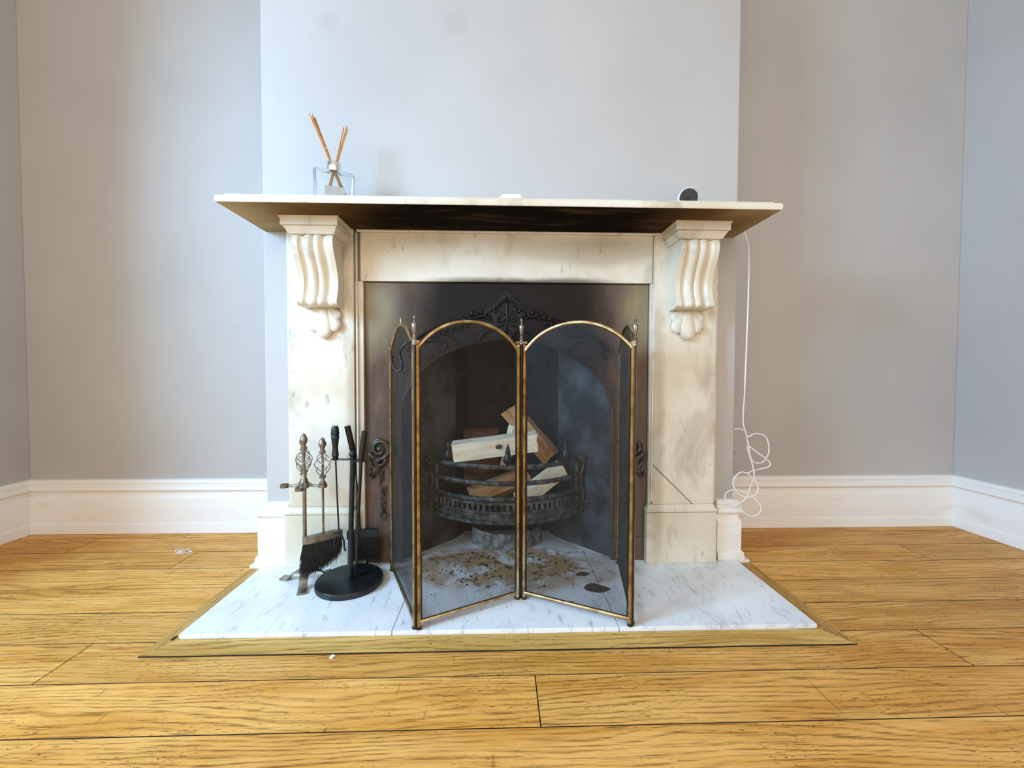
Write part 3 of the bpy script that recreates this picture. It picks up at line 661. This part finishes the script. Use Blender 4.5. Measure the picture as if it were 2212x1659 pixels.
# ================================================================== FIRE SCREEN
A_, B_, C_, D_, E_ = [Vector(p) for p in ((-.381, -.030), (-.2390, -.3400), (.0335, -.2015), (.3130, -.3400), (.3760, .0020))]
fs = thing('fire_screen', (.03, -.2, 0), 'folding four-panel brass fire screen with arched tops and fine black mesh', 'fire screen')
ZB, ZS, ZT, PR = .020, .712, .786, .0058
def panel(P, Q, i0, i1, wire=M_WIRE):
    d = (Q - P).normalized(); P = P + d * i0; Q = Q - d * i1; L = (Q - P).length; n = Vector((-d.y, d.x))
    at = lambda u, z, o=0: (P.x + d.x * u + n.x * o, P.y + d.y * u + n.y * o, z)
    hw = L / 2; h = ZT - ZS; R_ = (hw * hw + h * h) / (2 * h); a = math.asin(min(1, hw / R_))
    bm = B(); tube(bm, [at(hw + R_ * math.sin(a * k / 14), ZS + h - R_ + R_ * math.cos(a * k / 14)) for k in range(-14, 15)], .0052, 8)
    fr = mk('panel_frame', bm, M_BRASSB, fs, smooth=True)
    mk('bottom_rail', tube(B(), [at(0, ZB), at(L, ZB)], .0050, 8), M_BRASS, fr, smooth=True)
    for u in (0, L):
        mk('panel_post', lathe(B(), [(PR * .9, .0005), (PR, .006), (PR, .012), (PR * .9, .016), (PR * .95, .018), (PR * .95, ZS + .010), (PR * 1.15, ZS + .012), (PR * 1.15, ZS + .017), (PR * .6, ZS + .020)], at(u, 0), 14), M_BRASSB if u else M_BRASS, fr, smooth=True)
        mk('post_foot', lathe(B(), [(PR * .4, .0002), (PR * 1.25, .002), (PR * 1.25, .007), (PR * .9, .0085)], at(u, 0), 12), M_BLACK, fr, smooth=True)
    # inner mesh edge strip, then fine crossed wires
    tube_b = B(); e_ = .0075
    ztop = lambda u: ZS + h - R_ + math.sqrt(max(0, R_ * R_ - (u - hw) ** 2)) - .003
    for u in (e_, L - e_): tube(tube_b, [at(u, ZB), at(u, ztop(u))], .0016, 5)
    mk('mesh_edge', tube_b, M_BLACK, fr, smooth=True)
    vs, faces = [], []; rw = .00018; pitch_, slope = .0036, .62
    us = np.linspace(.004, L - .004, 90); zt_ = ZS + h - R_ + np.sqrt(np.maximum(0, R_ * R_ - (us - hw) ** 2)) - .003
    for sg in (1, -1):
        k0 = int((ZB - slope * L) / pitch_) - 1; k1 = int((ZT + slope * L) / pitch_) + 1
        for k in range(k0, k1):
            z = k * pitch_ + sg * slope * us; ok = np.nonzero((z > ZB) & (z < zt_))[0]
            if len(ok) < 2: continue
            ua, ub = us[ok[0]], us[ok[-1]]; za, zb = k * pitch_ + sg * slope * ua, k * pitch_ + sg * slope * ub
            nu, nz = -sg * slope, 1.0; ln = math.hypot(nu, nz); nu, nz = nu / ln * rw, nz / ln * rw
            b0 = len(vs)
            for (u, zz) in ((ua, za), (ub, zb)):
                for (s1, s2) in ((1, 1), (-1, 1), (-1, -1), (1, -1)): vs.append(at(u + nu * s1, zz + nz * s1, s2 * rw + sg * rw * .6))
            for q in range(4): faces.append((b0 + q, b0 + (q + 1) % 4, b0 + 4 + (q + 1) % 4, b0 + 4 + q))
    me = bpy.data.meshes.new('wire_mesh'); me.from_pydata(vs, [], faces); me.materials.append(wire)
    o = bpy.data.objects.new('wire_mesh', me); COL.objects.link(o); o.parent = fr; o['kind'] = 'stuff'
    o.location = -Vector(fr['_w']) 
    return fr, at, L
# children of frames live at the frame's world origin (0,0,0)
fAB, atAB, LAB = panel(A_, B_, .0, .008); fBC, atBC, LBC = panel(B_, C_, .008, .010); fCD, atCD, LCD = panel(C_, D_, .010, .006); fDE, atDE, LDE = panel(D_, E_, .010, .0)
FIN = [(.0050, 0), (.0072, .001), (.0072, .006), (.0058, .008), (.0058, .016), (.0068, .018), (.0040, .023), (.0028, .027), (.0040, .029), (.0052, .032), (.0068, .046), (.0072, .054), (.0058, .056), (.0018, .058), (.0018, .062), (.0046, .064), (.0018, .067), (.0032, .069), (.0034, .072), (.0016, .075), (.0, .076)]
for P, z in ((B_, ZS), (C_, ZS + .012), (D_, ZS)):
    f = mk('finial', lathe(B(), [(r_ * 1.0, zz * .98) for r_, zz in FIN], (P.x, P.y, z + .006), 16), M_NICK, fs, smooth=True)
    mk('hinge_rod', lathe(B(), [(.0032, .004), (.0032, z + .007)], (P.x, P.y, 0), 10), M_BLACK, fs, smooth=True)
mk('hinge_cap', box(B(), C_.x - .0165, C_.x + .0165, C_.y - .006, C_.y + .006, ZS + .0205, ZS + .0275), M_NICK, fs, bev=.0015)
mk('hinge_foot', box(B(), C_.x - .018, C_.x + .018, C_.y - .007, C_.y + .006, .0002, .004), M_NICK, fs, bev=.001)
for at, L in ((atAB, LAB), (atDE, LDE)):
    for du, hh, rr in ((-.006, .010, .002), (.006, .016, .0022)):
        mk('stud', lathe(B(), [(rr, 0), (rr, hh - .003), (rr * 1.9, hh - .001), (rr * 1.9, hh)], at(L / 2 + du, ZT + .003), 8), M_NICK, fs, smooth=True)
nAB = Vector(((B_ - A_).y, -(B_ - A_).x)).normalized()
if nAB.x > 0: nAB = -nAB
dBA = (A_ - B_).normalized(); hp = []
for s, z, o_ in ((.010, .727, .006), (.021, .7254, .012), (.060, .721, .014), (.088, .712, .015), (.101, .697, .016), (.082, .683, .016), (.068, .673, .016), (.083, .660, .016), (.136, .6553, .015), (.194, .6635, .014), (.248, .685, .012), (.268, .700, .006)):
    q = B_ + dBA * s + nAB * o_; hp.append((q.x, q.y, z))
mk('handle', tube(B(), cat(hp, 6), .0032, 8), M_BLACK, fs, smooth=True)

# ================================================================== PEWTER COMPANION STAND
cs = thing('companion_stand', (-.630, -.090, 0), 'pewter-coloured fireside companion stand with a twisted cage finial and three curved feet', 'tool stand')
PX, PY = -.632, -.090
for ang in (math.radians(167), math.radians(-72), math.radians(47)):
    d = Vector((math.cos(ang), math.sin(ang))); s = Vector((-d.y, d.x)); rings = []
    pr = cat([(.000, 0, .0300), (.022, 0, .0300), (.040, 0, .0230), (.056, 0, .0080), (.064, 0, .0036), (.084, 0, .0034)], 5)
    for p in pr:
        w = .0125; th = .0030
        rings.append([(PX + d.x * p.x + s.x * w * k, PY + d.y * p.x + s.y * w * k, p.z + q) for k, q in ((-1, -th), (1, -th), (1, th), (-1, th))])
    mk('foot', loft(B(), rings), M_NICK, cs, smooth=True, bev=.0008)
mk('pole', lathe(B(), [(.0085, .028), (.0085, .033), (.0056, .036), (.0056, .300)], (PX, PY, 0), 14), M_NICK, cs, smooth=True)
mk('holder_hub', lathe(B(), [(.006, .288), (.016, .296), (.0165, .302), (.012, .312), (.0075, .326), (.0060, .330), (.0075, .333), (.0060, .336), (.0075, .341), (.0115, .3435), (.0115, .3475), (.007, .349)], (PX, PY, 0), 18), M_NICK, cs, smooth=True)
def ring(bm, c, r_, h, z, th=.0022):
    o = []; seg = 22
    prof = [(r_ - th, z - h), (r_, z - h), (r_, z + h), (r_ - th, z + h)]
    loft(bm, [[(c[0] + rr * math.cos(2 * PI * k / seg), c[1] + rr * math.sin(2 * PI * k / seg), zz) for rr, zz in prof] for k in range(seg)], True, True)
for ang, ln in ((math.radians(180), .060), (math.radians(0), .0565), (math.atan2(.0395, -.0210), math.hypot(.0210, .0395)), (math.radians(-85), .036)):
    d = Vector((math.cos(ang), math.sin(ang))); bm = B()
    pts = cat([(PX + d.x * t, PY + d.y * t, z) for t, z in ((.008, .308), (.022, .301), (ln - .012, .2985))], 5)
    tube(bm, pts, taper(len(pts), .006, .0038), 8)
    mk('holder_arm', bm, M_NICK, cs, smooth=True)
    bm = B(); ring(bm, (PX + d.x * ln, PY + d.y * ln), .0128, .0048, .2995); mk('holder_ring', bm, M_NICK, cs, smooth=True)
def cage(parent, x, y, z0, z1, R_=.0205, ph=0.0, mat=None):
    for k in range(5):
        pts = []
        for j in range(25):
            t = j / 24; a = ph + 2 * PI * k / 5 + t * PI * 1.05; rr = .0045 + R_ * math.sin(PI * t) ** .85 * .9
            pts.append((x + rr * math.cos(a), y + rr * math.sin(a), z0 + (z1 - z0) * t))
        mk('cage_wire', tube(B(), pts, .0012, 6), M_NICK, parent, smooth=True)
TIP = [(.0045, 0), (.0095, .001), (.0098, .006), (.0065, .008), (.0060, .015), (.0115, .026), (.0118, .029), (.0060, .044), (.0015, .048), (.0, .0485)]
cage(cs, PX, PY, .348, .415)
mk('cage_rod', lathe(B(), [(.0036, .347), (.0036, .416)], (PX, PY, 0), 10), M_NICK, cs, smooth=True)
mk('tip', lathe(B(), TIP, (PX, PY, .414), 16), M_NICK, cs, smooth=True)
def bristles(parent, n, head, tip, seed, zmin, mat=M_BRIS):
    rr = random.Random(seed); vs, fs_ = [], []
    for _ in range(n):
        u, v = rr.random(), rr.random(); p = Vector(head(u, v)); q = Vector(tip(u, v)) + Vector((rr.gauss(0, .0045), rr.gauss(0, .0035), rr.gauss(0, .009))); q.z = max(q.z, zmin + rr.uniform(0, .004))
        m_ = p.lerp(q, .5) + Vector((rr.gauss(0, .002), rr.gauss(0, .002), 0)); b0 = len(vs)
        for c, r_ in ((p, .0007), (m_, .0006), (q, .0002)):
            for k in range(3): vs.append((c.x + r_ * math.cos(2.1 * k), c.y + r_ * math.sin(2.1 * k), c.z))
        for l in (0, 3):
            for k in range(3): fs_.append((b0 + l + k, b0 + l + (k + 1) % 3, b0 + l + 3 + (k + 1) % 3, b0 + l + 3 + k))
    me = bpy.data.meshes.new('bristles'); me.from_pydata(vs, [], fs_); me.materials.append(mat)
    o = bpy.data.objects.new('bristles', me); COL.objects.link(o); o.parent = parent; o.location = -Vector(parent['_w']); o['kind'] = 'stuff'
# brush hanging from the right ring
bx, by = PX + .0565, PY
br = thing('hearth_brush', (bx, by, .05), 'pewter-handled hearth brush with black bristles hanging from the companion stand', 'brush')
mk('rod', lathe(B(), [(.0034, .150), (.0034, .300), (.0036, .312)], (bx, by, 0), 10), M_NICK, br, smooth=True)
mk('collar', lathe(B(), [(.0050, .3050), (.0100, .3065), (.0100, .3105), (.0060, .314), (.0052, .322), (.0100, .3245), (.0105, .329), (.006, .331)], (bx, by, 0), 16), M_NICK, br, smooth=True)
cage(br, bx, by, .330, .402, .0205, .6)
mk('cage_rod', lathe(B(), [(.0034, .329), (.0034, .403)], (bx, by, 0), 10), M_NICK, br, smooth=True)
mk('tip', lathe(B(), TIP, (bx, by, .401), 16), M_NICK, br, smooth=True)
hd = Vector((.80, .60)).normalized(); hs = Vector((-hd.y, hd.x))
def headpoly(cx, cy, hl, hw):
    out = []
    for k in range(24):
        a = 2 * PI * k / 24; u = hl * (1 if math.cos(a) > 0 else -1) * abs(math.cos(a)) ** .45; v = hw * (1 if math.sin(a) > 0 else -1) * abs(math.sin(a)) ** .6
        out.append((cx + hd.x * u + hs.x * v, cy + hd.y * u + hs.y * v))
    return out
mk('brush_head', prism(B(), headpoly(bx - .001, by, .058, .012), 'z', .1300, .1510), M_NICK, br, smooth=True, bev=.002)
bristles(br, 1700, lambda u, v: (bx - .001 + hd.x * (u - .5) * .108 + hs.x * (v - .5) * .02, by + hd.y * (u - .5) * .108 + hs.y * (v - .5) * .02, .132),
         lambda u, v: (bx - .001 + hd.x * ((u - .5) * .108 - .008) + hs.x * (v - .5) * .022, by + hd.y * ((u - .5) * .108 - .008) + hs.y * (v - .5) * .022, .036 + .060 * max(0, u - .30) ** 1.1), 3, .0335)
# poker in the rear ring
kx, ky = PX - .0210, PY + .0395
pk = thing('fire_poker', (kx, ky, .03), 'slim pewter poker hanging behind the companion stand pole', 'poker')
mk('rod', lathe(B(), [(.001, .040), (.0030, .055), (.0032, .300), (.0036, .312)], (kx, ky, 0), 10), M_NICK, pk, smooth=True)
mk('collar', lathe(B(), [(.0050, .3050), (.0100, .3065), (.0100, .3105), (.0060, .314), (.0052, .322), (.0100, .3245), (.0105, .329), (.006, .331)], (kx, ky, 0), 16), M_NICK, pk, smooth=True)
cage(pk, kx, ky, .330, .402, .0205, .3)
mk('cage_rod', lathe(B(), [(.0034, .329), (.0034, .403)], (kx, ky, 0), 10), M_NICK, pk, smooth=True)
mk('tip', lathe(B(), TIP, (kx, ky, .401), 16), M_NICK, pk, smooth=True)

# ================================================================== BLACK TOOL STAND
QX, QY = -.4890, -.1075
ts = thing('tool_stand', (QX, QY, 0), 'black steel fireside tool stand on a flat round base', 'tool stand')
mk('base', lathe(B(), [(.090, .0003), (.0975, .001), (.0985, .004), (.0985, .0150), (.0968, .0174), (.03, .0179), (.0, .0180)], (QX, QY, 0), 56), M_BLACK, ts, smooth=True)
mk('pole', tube(B(), [(QX, QY, .0178), (QX + .002, QY - .0005, .024), (QX + .003, QY, .10), (QX + .011, QY + .004, .392)], [.0105, .0088, .0078, .0076], 14), M_BLACK, ts, smooth=True)
TX, TY, TZ = QX + .011, QY + .004, .3850
mk('ball_top', ellip(B(), (TX, TY, .401), (0, 0, 1), (1, 0, 0), (0, 1, 0), .0112, .0112, .0112, 18, 12), M_BLACK, ts, smooth='all')
for ang, ln in ((math.radians(183), .062), (math.radians(105), .048), (math.radians(-40), .055), (math.radians(8), .062)):
    d = Vector((math.cos(ang), math.sin(ang))); s = Vector((-d.y, d.x)); w = .0105 if abs(ang - math.radians(8)) > .1 else .004
    poly = [(TX - s.x * w, TY - s.y * w), (TX + d.x * ln - s.x * w, TY + d.y * ln - s.y * w), (TX + d.x * (ln + .004), TY + d.y * (ln + .004)), (TX + d.x * ln + s.x * w, TY + d.y * ln + s.y * w), (TX + s.x * w, TY + s.y * w)]
    mk('holder_arm', prism(B(), poly, 'z', TZ - .0015, TZ + .0008), M_BLACK, ts, bev=.0004)
# poker with turned handle
d = Vector((math.cos(math.radians(183)), math.sin(math.radians(183)))); x, y = TX + d.x * .052, TY + d.y * .052
t1 = thing('fire_poker', (x, y, .09), 'black hooked poker with a turned wooden handle hanging on the black stand', 'poker')
mk('handle', lathe(B(), [(.0070, .3860), (.0085, .3862), (.0085, .3945), (.0105, .397), (.0100, .402), (.0082, .415), (.0082, .424), (.0110, .447), (.0122, .456), (.0108, .4585), (.0122, .461), (.0120, .466), (.0105, .482), (.0080, .4875), (.0, .4885)], (x, y, 0), 18), M_BLKW, t1, smooth=True)
mk('rod', tube(B(), [(x + .001, y, .3862), (x + .004, y + .001, .27), (x + .008, y + .003, .152)], .0027, 8), M_BLACK, t1, smooth=True)
hk = [(x + .008, y + .003, .153), (x + .004, y + .002, .150), (x - .002, y, .143), (x - .005, y, .130), (x - .004, y, .112)]
mk('hook', tube(B(), cat(hk, 5), .0028, 8), M_BLACK, t1, smooth=True)
hk = [(x + .008, y + .003, .153), (x + .016, y + .003, .146), (x + .022, y + .003, .132), (x + .024, y + .002, .112), (x + .028, y + .002, .100)]
mk('hook', tube(B(), cat(hk, 5), .0030, 8), M_BLACK, t1, smooth=True)
# brush with plain tube handle, behind the pole
d = Vector((math.cos(math.radians(105)), math.sin(math.radians(105)))); x, y = TX + d.x * .039, TY + d.y * .039
t2 = thing('hearth_brush', (x, y, .05), 'black hearth brush with a plain tube handle hanging behind the black stand', 'brush')
mk('handle', tube(B(), [(x, y, .3862), (x - .004, y - .006, .42), (x - .014, y - .016, .484)], .0092, 14), M_BLACK, t2, smooth=True)
mk('rod', tube(B(), [(x, y, .3862), (x + .004, y + .022, .26), (x + .004, y + .043, .1335)], .0028, 8), M_BLACK, t2, smooth=True)
bcx, bcy = x + .008, y + .044; hd = Vector((.985, .17)).normalized(); hs = Vector((-hd.y, hd.x))
mk('brush_head', prism(B(), [(bcx + hd.x * u + hs.x * v, bcy + hd.y * u + hs.y * v) for u, v in ((-.046, -.010), (.050, -.010), (.050, .010), (-.046, .010))], 'z', .108, .1345), M_BLACK, t2, bev=.002)
bristles(t2, 1600, lambda u, v: (bcx + hd.x * (u - .46) * .090 + hs.x * (v - .5) * .016, bcy + hd.y * (u - .46) * .090 + hs.y * (v - .5) * .016, .110),
         lambda u, v: (bcx + hd.x * (u - .40) * .092 + hs.x * (v - .5) * .018, bcy + .003 + hd.y * (u - .40) * .092 + hs.y * (v - .5) * .018, .038), 6, .0215)
# tongs / shovel rod with tube handle, in front of the pole
d = Vector((math.cos(math.radians(-40)), math.sin(math.radians(-40)))); x, y = TX + d.x * .046, TY + d.y * .046
t3 = thing('fire_tongs', (x, y, .06), 'black long-rod fire tool with a plain tube handle hanging in front of the black stand', 'fire tool')
mk('handle', tube(B(), [(x, y, .3862), (x + .004, y - .001, .42), (x + .012, y - .002, .475)], .0086, 14), M_BLACK, t3, smooth=True)
mk('rod', tube(B(), [(x, y, .3862), (x - .008, y + .001, .26), (x - .016, y + .002, .12), (x - .018, y + .002, .078)], [.0050, .0050, .0046, .0034], 10), M_BLACK, t3, smooth=True)

# ================================================================== MANTEL THINGS
ZM = 1.1545
c0 = Vector((-.5445, -.058)); rot = math.radians(22); du = Vector((math.cos(rot), math.sin(rot))); dv = Vector((-du.y, du.x))
df = thing('reed_diffuser', (c0.x, c0.y, ZM), 'clear flat glass reed diffuser bottle with a silver collar on the shelf', 'diffuser')
def rrect(hu, hv, z, r_=None, n=48):      # rounded rectangle (or circle of radius r_) in the bottle's own axes
    out = []
    for k in range(n):
        a = 2 * PI * (k + .5) / n; ca, sa = math.cos(a), math.sin(a)
        if r_ is None:
            p = 10.0; t = (abs(ca / hu) ** p + abs(sa / hv) ** p) ** (-1 / p)
        else: t = r_
        u, v = t * ca, t * sa
        out.append((c0.x + du.x * u + dv.x * v, c0.y + du.y * u + dv.y * v, z))
    return out
mk('bottle', loft(B(), [rrect(.056, .017, ZM + .0003), rrect(.058, .019, ZM + .002), rrect(.058, .019, ZM + .1155), rrect(.056, .0175, ZM + .118), rrect(0, 0, ZM + .118, .0145), rrect(0, 0, ZM + .1135, .0145), rrect(.0535, .0150, ZM + .1125), rrect(.0535, .0150, ZM + .0105), rrect(.0525, .0140, ZM + .0100)]), M_GLASS, df, smooth=True)
bm = B(); zc = ZM + .1181; seg = 26; prof = [(.0168, zc), (.0198, zc), (.0203, zc + .001), (.0203, zc + .0265), (.0196, zc + .0275), (.0168, zc + .0275)]
loft(bm, [[(c0.x + r_ * math.cos(2 * PI * k / seg), c0.y + r_ * math.sin(2 * PI * k / seg), z) for r_, z in prof] for k in range(seg)], True, True)
mk('collar', bm, M_CHROME, df, smooth=True)
poly = [(c0.x + du.x * a + dv.x * b, c0.y + du.y * a + dv.y * b) for a, b in ((-.026, -.0196), (.030, -.0196), (.030, -.0192), (-.026, -.0192))]
mk('label', prism(B(), poly, 'z', ZM + .022, ZM + .068), M_LABEL, df)
zn = ZM + .123
def reed(lean, u0, v0, ztop, label):       # a straight reed through the neck, its foot on the bottle floor
    P_ = lambda z: (c0.x + du.x * (u0 + lean * (z - zn)) + dv.x * v0, c0.y + du.y * (u0 + lean * (z - zn)) + dv.y * v0, z)
    tag(mk('diffuser_reed', tube(B(), [P_(ztop), P_(zn), P_(ZM + .0108)], .0019, 8), M_REED, None, smooth=True), label, 'reed', 'diffuser reeds')
for u0, v0, zt_ in ((-.0021, -.0061, 1.432), (.0021, -.0061, 1.424), (-.0021, -.0020, 1.436), (.0021, -.0020, 1.428)):
    reed(-.425 if v0 < -.004 else -.365, u0, v0, zt_, 'bamboo diffuser reed in the bunch leaning towards the alcove')
for u0, v0, zt_ in ((-.0021, .0021, 1.425), (.0021, .0021, 1.417), (.0, .0062, 1.421)):
    reed(.27 if v0 < .004 else .20, u0, v0, zt_, 'bamboo diffuser reed in the bunch leaning towards the middle of the shelf')

cx, cy, cz = .578, -.050, 1.2145
cm = thing('security_camera', (cx, cy, ZM), 'small round black-faced camera with a white rim on the shelf', 'camera')
ax = Vector((-.10, -.95, -.22)).normalized()
mk('body', lathe(B(), [(.010, -.030), (.022, -.028), (.0285, -.020), (.0310, -.004), (.0310, .003), (.0290, .0045)], (cx, cy, cz), 36, ax), M_PLAST, cm, smooth=True)
mk('face', lathe(B(), [(.0292, .0030), (.0290, .0050), (.010, .0054), (.0, .0055)], (cx, cy, cz), 36, ax), M_BPLAST, cm, smooth=True)
mk('lens', lathe(B(), [(.0080, .0050), (.0080, .0065), (.0062, .0070), (.0050, .0060), (.0, .0075)], Vector((cx, cy, cz)) + Vector((-.003, 0, -.004)), 20, ax), M_LENS, cm, smooth=True)
mk('stand', lathe(B(), [(.026, .0003), (.027, .002), (.026, .006), (.010, .010), (.006, .018), (.006, .040)], (cx + .002, cy + .018, ZM), 24), M_PLAST, cm, smooth=True)

bm = B(); x0, x1, y0, y1 = -.028, .039, -.150, -.110
box(bm, x0, x1, y0, y1, ZM + .0003, ZM + .023)
es = [e for e in bm.edges if abs(e.verts[0].co.z - e.verts[1].co.z) > .01 or min(v.co.z for v in e.verts) > ZM + .01]
bmesh.ops.bevel(bm, geom=es, offset=.0065, segments=5, affect='EDGES')
tag(mk('plastic_box', bm, M_PLAST, None, smooth=True), 'small white rounded plastic box in the middle of the shelf', 'box')

# ================================================================== CABLE AND SMALL THINGS
def cp(x, y, o=0.0): return (.8089 + ((1550 + x / 7.214) - 1602) * .00164, .010 + o, .5009 - y / 7.214 * .00161)
main = [(.790, .040, 1.1580), (.7985, .036, 1.1560), (.8050, .030, 1.146), (.8120, .022, 1.126), (.8170, .016, 1.095), (.8195, .012, 1.040), (.8185, .010, .930), (.8170, .010, .820), (.8140, .010, .690), (.8115, .010, .581)]
main += [cp(370, 0), cp(385, 150), cp(420, 250), cp(450, 360, .004), cp(465, 480, -.004), cp(490, 600, .004), cp(520, 690, .004), cp(535, 760), cp(540, 860, -.005), cp(540, 950, -.004), cp(525, 1060, .004), cp(490, 1170, .006), cp(430, 1250, -.004), cp(340, 1340), cp(270, 1362), cp(180, 1330), cp(115, 1250), cp(130, 1180), cp(210, 1140, .003), cp(300, 1135, .004), cp(420, 1165), cp(540, 1225, .006), cp(630, 1330), cp(675, 1420), cp(640, 1510), cp(560, 1540), cp(460, 1520), cp(380, 1450), cp(340, 1385)]
loop = [cp(430, 290, -.004), cp(455, 300, -.006), cp(520, 262, -.004), cp(640, 265), cp(730, 310), cp(772, 430), cp(775, 560), cp(740, 660, .005), cp(680, 705), cp(600, 715), cp(535, 690, -.003), cp(495, 640, -.005), cp(462, 560, -.004), cp(455, 480, .004), cp(485, 455, .006), cp(600, 550), cp(730, 650, -.004), cp(800, 720), cp(780, 770), cp(690, 800), cp(560, 835, .004), cp(460, 870, .002), cp(360, 855), cp(270, 920), cp(230, 1030), cp(270, 1140, -.004), cp(360, 1220), cp(470, 1245, -.002), cp(560, 1220, -.002), cp(615, 1150), cp(620, 1070), cp(580, 990), cp(520, 930, .004), cp(450, 880, -.003)]
cb = tag(mk('power_cable', tube(B(), cat(main, 6), .0021, 8), M_CABLE, None, smooth=True), 'thin white cable hanging from the shelf end and looped in a tangle', 'cable')
mk('cable_loop', tube(B(), cat(loop, 6), .0021, 8), M_CABLE, cb, smooth=True)
mk('cable_tail', tube(B(), cat([cp(395, 205, .004), cp(350, 192, .006), cp(310, 190, .008), cp(268, 200, .012)], 5), .0015, 8), M_CABLE, cb, smooth=True)

wp = thing('wall_plate', (.985, YA, .302), 'small grey diamond-shaped plate on the alcove wall behind the cable', 'plate')
def dia(c, r_): return [(c[0] - r_, c[1]), (c[0], c[1] - r_), (c[0] + r_, c[1]), (c[0], c[1] + r_)]
mk('backing', prism(B(), dia((.980, .302), .024), 'y', YA - .003, YA - .0003), M_PLATE, wp, bev=.0005)
mk('rim', (lambda bm: (tube(bm, [(a, YA - .0035, b) for a, b in dia((.980, .302), .023)], .0018, 6, True), bm)[1])(B()), M_PLAST, wp)
for k in (-1, 0, 1):
    mk('slat', tube(B(), [(.980 - .007 + .006 * k, YA - .0035, .302 - .007 - .006 * k), (.980 + .007 + .006 * k, YA - .0035, .302 + .007 - .006 * k)], .0012, 5), M_PLAST, wp)

bm = B(); rr = random.Random(9)
for k in range(16):
    c = Vector((-1.192 + rr.gauss(0, .012), .150 + rr.gauss(0, .008), ZF + .0015)); pts = [c]
    for j in range(4): pts.append(pts[-1] + Vector((rr.gauss(0, .007), rr.gauss(0, .006), abs(rr.gauss(0, .003)))))
    for p in pts: p.z = max(p.z, ZF + .0012)
    tube(bm, cat(pts, 3), .0009, 4)
tag(mk('fluff', bm, M_FLUFF), 'wisp of white fluff lying on the floorboards by the alcove', 'fluff')
tag(mk('paint_chip', prism(B(), [(-.424, -.415), (-.415, -.418), (-.412, -.408), (-.421, -.404)], 'z', ZF + .0002, ZF + .0016), M_FLUFF), 'tiny white paint chip on the floorboard before the hearth', 'chip')

for o in bpy.data.objects:
    if '_w' in o: del o['_w']
